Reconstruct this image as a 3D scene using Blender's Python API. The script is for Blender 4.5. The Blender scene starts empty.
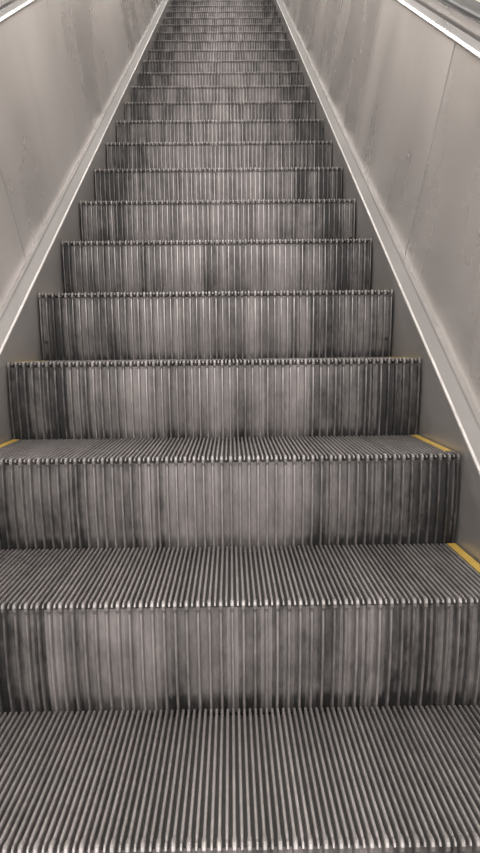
import bpy, math, random
from mathutils import Matrix, Vector
random.seed(3)
W=1.10; D=0.3779; R=0.2084
N0,N1=-8,40
INC=math.atan2(R,D)
REC=0.030
NF=108
sc=bpy.context.scene
COL=sc.collection

# ---------------- material helpers ----------------
def newmat(name):
    m=bpy.data.materials.new(name); m.use_nodes=True
    nt=m.node_tree; b=nt.nodes['Principled BSDF']
    return m,nt,b
def N(nt,t,**k):
    n=nt.nodes.new(t)
    for a,v in k.items(): setattr(n,a,v)
    return n
def L(nt,a,b): nt.links.new(a,b)
def math_(nt,op,a,b=None,c=None):
    n=N(nt,'ShaderNodeMath',operation=op)
    for i,v in enumerate((a,b,c)):
        if v is None: continue
        if isinstance(v,(int,float)): n.inputs[i].default_value=v
        else: L(nt,v,n.inputs[i])
    return n.outputs[0]
def ramp(nt,f,stops):
    n=N(nt,'ShaderNodeValToRGB'); e=n.color_ramp.elements
    while len(e)<len(stops): e.new(0.5)
    for i,(p,c) in enumerate(stops):
        e[i].position=p; e[i].color=(c[0],c[1],c[2],1)
    L(nt,f,n.inputs[0]); return n.outputs[0]

def step_mat(name,dark,light,metal,rough,barvar=0.5,edge=0.6,pitch=2*W/NF,off=0.0,bottom=0.0,base=0.60,blot=1.0):
    m,nt,b=newmat(name)
    tc=N(nt,'ShaderNodeTexCoord'); oi=N(nt,'ShaderNodeObjectInfo')
    sep=N(nt,'ShaderNodeSeparateXYZ'); L(nt,tc.outputs['Object'],sep.inputs[0])
    rnd=math_(nt,'MULTIPLY',oi.outputs['Random'],57.0)
    bar=math_(nt,'FLOOR',math_(nt,'ADD',math_(nt,'DIVIDE',sep.outputs[0],pitch),off))
    wn=N(nt,'ShaderNodeTexWhiteNoise',noise_dimensions='2D')
    cb=N(nt,'ShaderNodeCombineXYZ'); L(nt,bar,cb.inputs[0]); L(nt,math_(nt,'FLOOR',rnd),cb.inputs[1])
    L(nt,cb.outputs[0],wn.inputs['Vector'])
    def noise(scale,sx,sz,detail):
        cx=N(nt,'ShaderNodeCombineXYZ')
        L(nt,math_(nt,'ADD',math_(nt,'MULTIPLY',sep.outputs[0],sx),rnd),cx.inputs[0]); L(nt,math_(nt,'MULTIPLY',sep.outputs[1],sz),cx.inputs[1]); L(nt,math_(nt,'MULTIPLY',sep.outputs[2],sz),cx.inputs[2])
        n1=N(nt,'ShaderNodeTexNoise'); n1.inputs['Scale'].default_value=scale; n1.inputs['Detail'].default_value=detail; n1.inputs['Roughness'].default_value=0.6
        L(nt,cx.outputs[0],n1.inputs['Vector']); return math_(nt,'SUBTRACT',n1.outputs['Fac'],0.5)
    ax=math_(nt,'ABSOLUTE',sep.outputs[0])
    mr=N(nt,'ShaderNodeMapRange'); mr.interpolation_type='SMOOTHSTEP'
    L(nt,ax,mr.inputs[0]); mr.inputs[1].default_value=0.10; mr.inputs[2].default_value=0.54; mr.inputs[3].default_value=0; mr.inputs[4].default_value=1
    f=math_(nt,'ADD',base,math_(nt,'MULTIPLY',math_(nt,'SUBTRACT',wn.outputs['Value'],0.5),barvar))
    f=math_(nt,'ADD',f,math_(nt,'MULTIPLY',noise(9,1.0,0.15,2),0.7*blot))
    f=math_(nt,'ADD',f,math_(nt,'MULTIPLY',noise(24,1.0,0.7,4),0.75*blot))
    f=math_(nt,'ADD',f,math_(nt,'MULTIPLY',noise(120,1.0,0.4,3),0.5))
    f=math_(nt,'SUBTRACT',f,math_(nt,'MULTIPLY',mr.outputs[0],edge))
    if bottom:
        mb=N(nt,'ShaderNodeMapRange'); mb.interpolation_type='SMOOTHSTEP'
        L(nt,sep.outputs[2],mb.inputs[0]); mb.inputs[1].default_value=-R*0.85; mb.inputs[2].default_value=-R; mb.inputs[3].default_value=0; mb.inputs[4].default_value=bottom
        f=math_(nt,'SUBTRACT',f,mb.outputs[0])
    c=ramp(nt,f,[(0.0,dark),(1.0,light)])
    L(nt,c,b.inputs['Base Color'])
    b.inputs['Metallic'].default_value=metal
    b.inputs['Roughness'].default_value=rough
    return m
M_tf=step_mat('tread_cleat_metal',(0.10,0.094,0.092),(0.38,0.354,0.35),0.5,0.45,0.2,0.2,base=0.6,blot=0.9)
M_rf=step_mat('riser_cleat_metal',(0.06,0.057,0.056),(0.44,0.408,0.402),0.5,0.36,0.3,0.45)
M_tb=step_mat('tread_groove_dark',(0.010,0.0095,0.009),(0.042,0.038,0.036),0.0,0.8,0.2,0.2)  # groove floor colour, much darker than the tread cleats
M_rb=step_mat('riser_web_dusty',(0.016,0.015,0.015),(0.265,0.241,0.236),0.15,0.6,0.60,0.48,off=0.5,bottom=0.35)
M_ye=step_mat('yellow_demarcation',(0.24,0.15,0.025),(0.46,0.31,0.06),0.0,0.6,0.3,0.0)
M_nose=step_mat('nose_tip_worn',(0.11,0.104,0.102),(0.34,0.318,0.312),0.5,0.45,0.4,0.3)

def steel(name,c1,c2,metal,r1,r2,scale=(1,1,1),bump=0.0,ang=INC,detail=5,dist=0.8,fine=0.25,smear=False):
    m,nt,b=newmat(name)
    tc=N(nt,'ShaderNodeTexCoord')
    mp=N(nt,'ShaderNodeMapping'); L(nt,tc.outputs['Object'],mp.inputs[0])
    mp.inputs['Rotation'].default_value=(-ang,0,0)
    mp2=N(nt,'ShaderNodeMapping'); L(nt,mp.outputs[0],mp2.inputs[0]); mp2.inputs['Scale'].default_value=scale
    n1=N(nt,'ShaderNodeTexNoise'); n1.inputs['Scale'].default_value=1.6; n1.inputs['Detail'].default_value=detail; n1.inputs['Roughness'].default_value=0.5; n1.inputs['Distortion'].default_value=dist
    L(nt,mp2.outputs[0],n1.inputs['Vector'])
    n2=N(nt,'ShaderNodeTexNoise'); n2.inputs['Scale'].default_value=9; n2.inputs['Detail'].default_value=3
    L(nt,mp2.outputs[0],n2.inputs['Vector'])
    f=math_(nt,'ADD',math_(nt,'MULTIPLY',n1.outputs['Fac'],1-fine),math_(nt,'MULTIPLY',n2.outputs['Fac'],fine))
    if smear:
        oi=N(nt,'ShaderNodeObjectInfo')
        f=math_(nt,'ADD',f,math_(nt,'MULTIPLY',math_(nt,'SUBTRACT',oi.outputs['Random'],0.5),0.15))
    L(nt,ramp(nt,f,[(0.3,c1),(0.7,c2)]),b.inputs['Base Color'])
    mr=N(nt,'ShaderNodeMapRange'); L(nt,f,mr.inputs[0]); mr.inputs[1].default_value=0.35; mr.inputs[2].default_value=0.65
    mr.inputs[3].default_value=r1; mr.inputs[4].default_value=r2
    L(nt,mr.outputs[0],b.inputs['Roughness'])
    b.inputs['Metallic'].default_value=metal
    if bump:
        n3=N(nt,'ShaderNodeTexNoise'); n3.inputs['Scale'].default_value=1.6; n3.inputs['Detail'].default_value=0
        L(nt,mp2.outputs[0],n3.inputs['Vector'])
        bp=N(nt,'ShaderNodeBump'); bp.inputs['Strength'].default_value=bump; bp.inputs['Distance'].default_value=0.05
        L(nt,n3.outputs['Fac'],bp.inputs['Height']); L(nt,bp.outputs[0],b.inputs['Normal'])
    return m
M_panel=steel('brushed_steel_panel',(0.66,0.63,0.605),(0.82,0.785,0.76),0.72,0.23,0.33,(1,1.2,0.7),0.5,detail=2,dist=0.3,fine=0.12,smear=True)
M_skirt=steel('skirt_steel',(0.36,0.345,0.335),(0.5,0.48,0.47),0.6,0.30,0.40,(1,1,4),0.0,detail=2)
M_deck=steel('deck_steel',(0.21,0.20,0.195),(0.27,0.258,0.25),0.5,0.42,0.52,(1,1,4),0.0,detail=2)
M_trim=steel('polished_trim',(0.42,0.41,0.40),(0.55,0.53,0.52),0.8,0.3,0.4,(1,.4,4),0.0)
M_deck2=steel('outer_deck_steel',(0.7,0.68,0.67),(0.85,0.83,0.82),0.8,0.25,0.35,(1,.4,4),0.0)
M_rub=steel('handrail_rubber',(0.012,0.012,0.013),(0.03,0.03,0.032),0.0,0.35,0.5,(1,1,1),0.0)
M_dark=steel('dark_gap',(0.01,0.01,0.01),(0.02,0.02,0.02),0.0,0.8,0.9)
M_wall=steel('wall_plaster',(0.62,0.60,0.58),(0.72,0.70,0.68),0.0,0.6,0.8)
M_ceil=steel('ceiling_paint',(0.6,0.6,0.6),(0.7,0.7,0.69),0.0,0.7,0.9)
M_floor=steel('terrazzo_floor',(0.25,0.24,0.23),(0.4,0.39,0.38),0.0,0.4,0.6,(4,4,4))
m,nt,b=newmat('lamp_diffuser'); b.inputs['Emission Color'].default_value=(1,0.96,0.91,1); b.inputs['Emission Strength'].default_value=6.0; b.inputs['Base Color'].default_value=(.9,.9,.9,1); M_lamp=m

def mkobj(name,verts,faces,mats,mi=None,parent=None,smooth=False):
    me=bpy.data.meshes.new(name); me.from_pydata(verts,[],faces); 
    for q in mats: me.materials.append(q)
    if mi: me.polygons.foreach_set('material_index',mi)
    if smooth: me.polygons.foreach_set('use_smooth',[True]*len(me.polygons))
    me.validate(); me.update()
    o=bpy.data.objects.new(name,me); COL.objects.link(o)
    if parent: o.parent=parent
    return o
esc=bpy.data.objects.new('escalator',None); COL.objects.link(esc)

# ---------------- step mesh ----------------
path=[]   # (y,z,kind)
back=D+REC-0.006
for t in (1,0.66,0.33): path.append((back*t,0.0,'t'))
path+= [(0.020,0.0,'t'),(0.010,0.001,'n'),(0.002,0.001,'n'),(-0.0035,-0.001,'n'),(-0.006,-0.006,'n'),(-0.005,-0.013,'n'),(-0.001,-0.018,'n')]
for i in range(0,11):
    u=i/10; z=-0.021-(R+0.02-0.021)*u
    uu=-z/R
    path.append((REC*uu**2.2,z,'r'))
P=[Vector((p[0],p[1])) for p in path]
FD=0.014
simple=[]
for (y,z,k) in path:
    if k=='t': simple.append(Vector((max(y,FD),-FD)))
    elif k=='n': simple.append(Vector((FD,-FD)) if z>-0.012 else Vector((FD,z-0.002)))
    else: simple.append(Vector((y+FD,z)))
verts=[];faces=[];mi=[]
mats=[M_tf,M_rf,M_tb,M_rb,M_ye,M_nose,M_dark]
pitch=W/NF
n=len(path)
jn=9 # last nose index
for i in range(NF+1):
    xc=-W/2+0.003+(W-0.006)*i/NF
    main=(i%2==0)
    s=len(verts)
    jm=n if main else jn-1
    for j in range(jm):
        o=P[j]; ii=simple[j]; k=path[j][2]
        inn=ii+(ii-o).normalized()*0.001
        dirv=(o-ii)
        sh=o-dirv.normalized()*0.0016
        if k=='t': hh,ht=pitch*0.27,pitch*0.24
        elif k=='n':
            hh,ht=(pitch*0.36,pitch*0.33) if main else (pitch*0.24,pitch*0.20)
        else: hh,ht=pitch*0.34,pitch*0.24
        if not main and k=='n': o=o-dirv.normalized()*0.002; sh=sh-dirv.normalized()*0.002
        for (x,p) in ((-hh,inn),(-ht,sh),(-ht*0.6,o),(ht*0.6,o),(ht,sh),(hh,inn)):
            x=max(-W/2,min(W/2,xc+x)); verts.append((x,p.x,p.y))
    for j in range(jm-1):
        k=path[j][2]
        for c in range(5):
            a=s+j*6+c; faces.append((a,a+1,a+7,a+6))
            mi.append({'t':0,'n':5,'r':1}[k])
    faces.append(tuple(s+c for c in range(5,-1,-1))); mi.append(0)
    e=s+(jm-1)*6; faces.append(tuple(e+c for c in range(6))); mi.append(1)
def box(x0,x1,y0,y1,z0,z1,q):
    s=len(verts)
    for x in (x0,x1):
        for y in (y0,y1):
            for z in (z0,z1): verts.append((x,y,z))
    for f in ((0,1,3,2),(4,6,7,5),(0,4,5,1),(2,3,7,6),(0,2,6,4),(1,5,7,3)):
        faces.append(tuple(s+i for i in f)); mi.append(q)
for sgn in (-1,1):
    xa,xb=sorted((sgn*W/2,sgn*(W/2-0.019)))
    box(xa,xb,0.06,back,-0.02,0.0001,4)
    box(xa,xb,FD+0.014,back*0.9,-R*0.75,-0.02,6)
s=len(verts)
for j in range(n):
    for x in (-W/2,W/2): verts.append((x,simple[j].x,simple[j].y))
for j in range(n-1):
    a=s+2*j; faces.append((a,a+1,a+3,a+2)); mi.append(2 if path[j][2]=='t' or path[j][1]>-0.012 else 3)
s=len(verts)
for j in range(n):
    ii=simple[j]; q=Vector((ii.x,ii.y))+(Vector((0,-0.008)) if path[j][2]=='t' else Vector((0.008,-0.008 if path[j][2]=='n' else 0)))
    for x in (-W/2,W/2): verts.append((x,q.x,q.y))
for j in range(n-1):
    a=s+2*j; faces.append((a+1,a,a+2,a+3)); mi.append(6)
me=bpy.data.meshes.new('escalator_step_mesh'); me.from_pydata(verts,[],faces)
for q in mats: me.materials.append(q)
me.polygons.foreach_set('material_index',mi); me.update()
for k in range(N0,N1+1):
    o=bpy.data.objects.new('step_%d'%(k-N0+1),me); COL.objects.link(o)
    o.location=(0,k*D,k*R); o.parent=esc

# ---------------- balustrades ----------------
ya,yb_=(N0-1)*D,(N1+1)*D
def zl(y): return y*R/D
def strip(name,prof,y0,y1,mat,smooth=False,closed=False,perp=False):
    v=[];f=[]
    for y in (y0,y1):
        for (x,h) in prof:
            if perp:
                hp=h*math.cos(INC)
                v.append((x,y-hp*math.sin(INC),zl(y)+hp*math.cos(INC)))
            else: v.append((x,y,zl(y)+h))
    m_=len(prof)
    for i in range(m_ if closed else m_-1):
        j=(i+1)%m_; f.append((i,j,m_+j,m_+i))
    if closed: f.append(tuple(range(m_))); f.append(tuple(range(2*m_-1,m_-1,-1)))
    return mkobj(name,v,f,[mat],None,esc,smooth)
for sgn,sd in ((-1,'left'),(1,'right')):
    def S(p): return [(sgn*x,h) for x,h in p]
    strip('skirt_panel_'+sd,S([(0.556,-0.34),(0.556,0.040),(0.560,0.040),(0.560,-0.34)]),ya,yb_,M_skirt,closed=True)
    strip('skirt_trim_'+sd,S([(0.556,0.040),(0.5545,0.043),(0.556,0.046),(0.562,0.047),(0.562,0.040)]),ya,yb_,M_trim,closed=True)
    strip('inner_deck_'+sd,S([(0.561,0.044),(0.588,0.066),(0.588,0.030),(0.561,0.030)]),ya,yb_,M_deck,closed=True)
    strip('panel_bottom_trim_'+sd,S([(0.588,0.062),(0.587,0.067),(0.590,0.071),(0.606,0.069),(0.606,0.05)]),ya,yb_,M_deck,closed=True)
    strip('panel_backing_'+sd,S([(0.609,0.05),(0.679,0.78),(0.69,0.78),(0.69,0.02)]),ya,yb_,M_dark,closed=True)
    pz=2.72*D; y=(6.93-5.978)*D+0.12-6*pz; i=0
    while y<yb_:
        i+=1
        dx=random.uniform(-0.004,0.003); dm=random.uniform(-0.001,0.001)
        strip('steel_panel_%s_%d'%(sd,i),S([(0.602,0.058),(0.625+dx*.3+dm,0.30),(0.648+dx*.7+dm,0.54),(0.671+dx,0.785),(0.676,0.785),(0.607,0.058)]),y+0.0032,y+pz-0.0032,M_panel,closed=True,perp=True)
        y+=pz
    strip('top_trim_'+sd,S([(0.668,0.782),(0.664,0.792),(0.672,0.798),(0.700,0.806),(0.700,0.782)]),ya,yb_,M_deck2,closed=True)
    strip('handrail_guide_'+sd,S([(0.712,0.79),(0.712,0.85),(0.752,0.85),(0.752,0.79)]),ya,yb_,M_deck2,closed=True)
    strip('guide_shadow_gap_'+sd,S([(0.70,0.785),(0.70,0.800),(0.765,0.800),(0.765,0.785)]),ya,yb_,M_dark,closed=True)
    pr=[]
    for a in range(20):
        t=2*math.pi*a/20; c,s_=math.cos(t),math.sin(t)
        pr.append((0.732+0.040*math.copysign(abs(c)**0.7,c),0.862+0.018*math.copysign(abs(s_)**0.8,s_)))
    strip('handrail_'+sd,S(pr),ya,yb_,M_rub,True,True)
    strip('outer_deck_'+sd,S([(0.765,0.78),(0.765,0.806),(1.30,0.806),(1.30,0.78)]),ya,yb_,M_deck2,closed=True)

# ---------------- tunnel shell ----------------
def slab(name,x0,x1,hprof0,hprof1,y0,y1,mat):
    v=[]
    for y in (y0,y1):
        for x,h in ((x0,hprof0),(x1,hprof0),(x1,hprof1),(x0,hprof1)): v.append((x,y,zl(y)+h))
    f=[(0,1,2,3),(7,6,5,4),(0,4,5,1),(1,5,6,2),(2,6,7,3),(3,7,4,0)]
    return mkobj(name,v,f,[mat])
slab('wall_left',-1.42,-1.30,-0.6,2.9,ya,yb_,M_wall)
slab('wall_right',1.30,1.42,-0.6,2.9,ya,yb_,M_wall)
slab('ceiling',-1.42,1.42,2.9,3.0,ya,yb_,M_ceil)
slab('floor',-1.42,1.42,-0.75,-0.6,ya,yb_,M_floor)
y=ya+0.8; k=0
lamps=bpy.data.objects.new('ceiling_lamp_row',None); COL.objects.link(lamps)
while y<yb_-1:
    for xs in (0.0,):
        v=[]
        hl=0.6*math.cos(INC)
        for yy in (y-hl,y+hl):
            for x,h in ((xs-0.11,2.895),(xs-0.09,2.83),(xs+0.09,2.83),(xs+0.11,2.895)): v.append((x,yy,zl(yy)+h))
        mkobj('lamp_%d'%k,v,[(0,1,2,3),(7,6,5,4),(0,4,5,1),(1,5,6,2),(2,6,7,3),(3,7,4,0)],[M_lamp],None,lamps)
        ld=bpy.data.lights.new('lamp_light_%d'%k,'AREA'); ld.shape='RECTANGLE'; ld.size=0.25; ld.size_y=1.2; ld.energy=29; ld.color=(1,0.96,0.925)
        lo=bpy.data.objects.new('lamp_light_%d'%k,ld); COL.objects.link(lo); lo.parent=lamps
        lo.location=(xs,y,zl(y)+2.80); lo.rotation_euler=(INC,0,0)
    y+=1.9; k+=1
ld=bpy.data.lights.new('hall_light','AREA'); ld.shape='RECTANGLE'; ld.size=2.2; ld.size_y=1.2; ld.energy=62; ld.color=(1,0.965,0.935)
lo=bpy.data.objects.new('hall_light',ld); COL.objects.link(lo); lo.location=(0,ya+0.1,zl(ya)+2.3)
lo.rotation_euler=(math.radians(75),0,0)

w=bpy.data.worlds.new('World'); sc.world=w; w.use_nodes=True
w.node_tree.nodes['Background'].inputs[0].default_value=(1,0.975,0.96,1); w.node_tree.nodes['Background'].inputs[1].default_value=0.7

# ---------------- camera ----------------
cam=bpy.data.cameras.new('camera'); co=bpy.data.objects.new('camera',cam); COL.objects.link(co)
cam.sensor_fit='VERTICAL'; cam.sensor_height=24; cam.lens=24*800/853; cam.clip_start=0.02
Mx=Matrix.Translation((0.0426,-2.138,0.0265))@Matrix.Rotation(math.radians(-0.63),4,'Z')@Matrix.Rotation(math.radians(90-5.46),4,'X')@Matrix.Rotation(math.radians(-0.6),4,'Z')
co.matrix_world=Mx
sc.camera=co
sc.view_settings.view_transform='Standard'
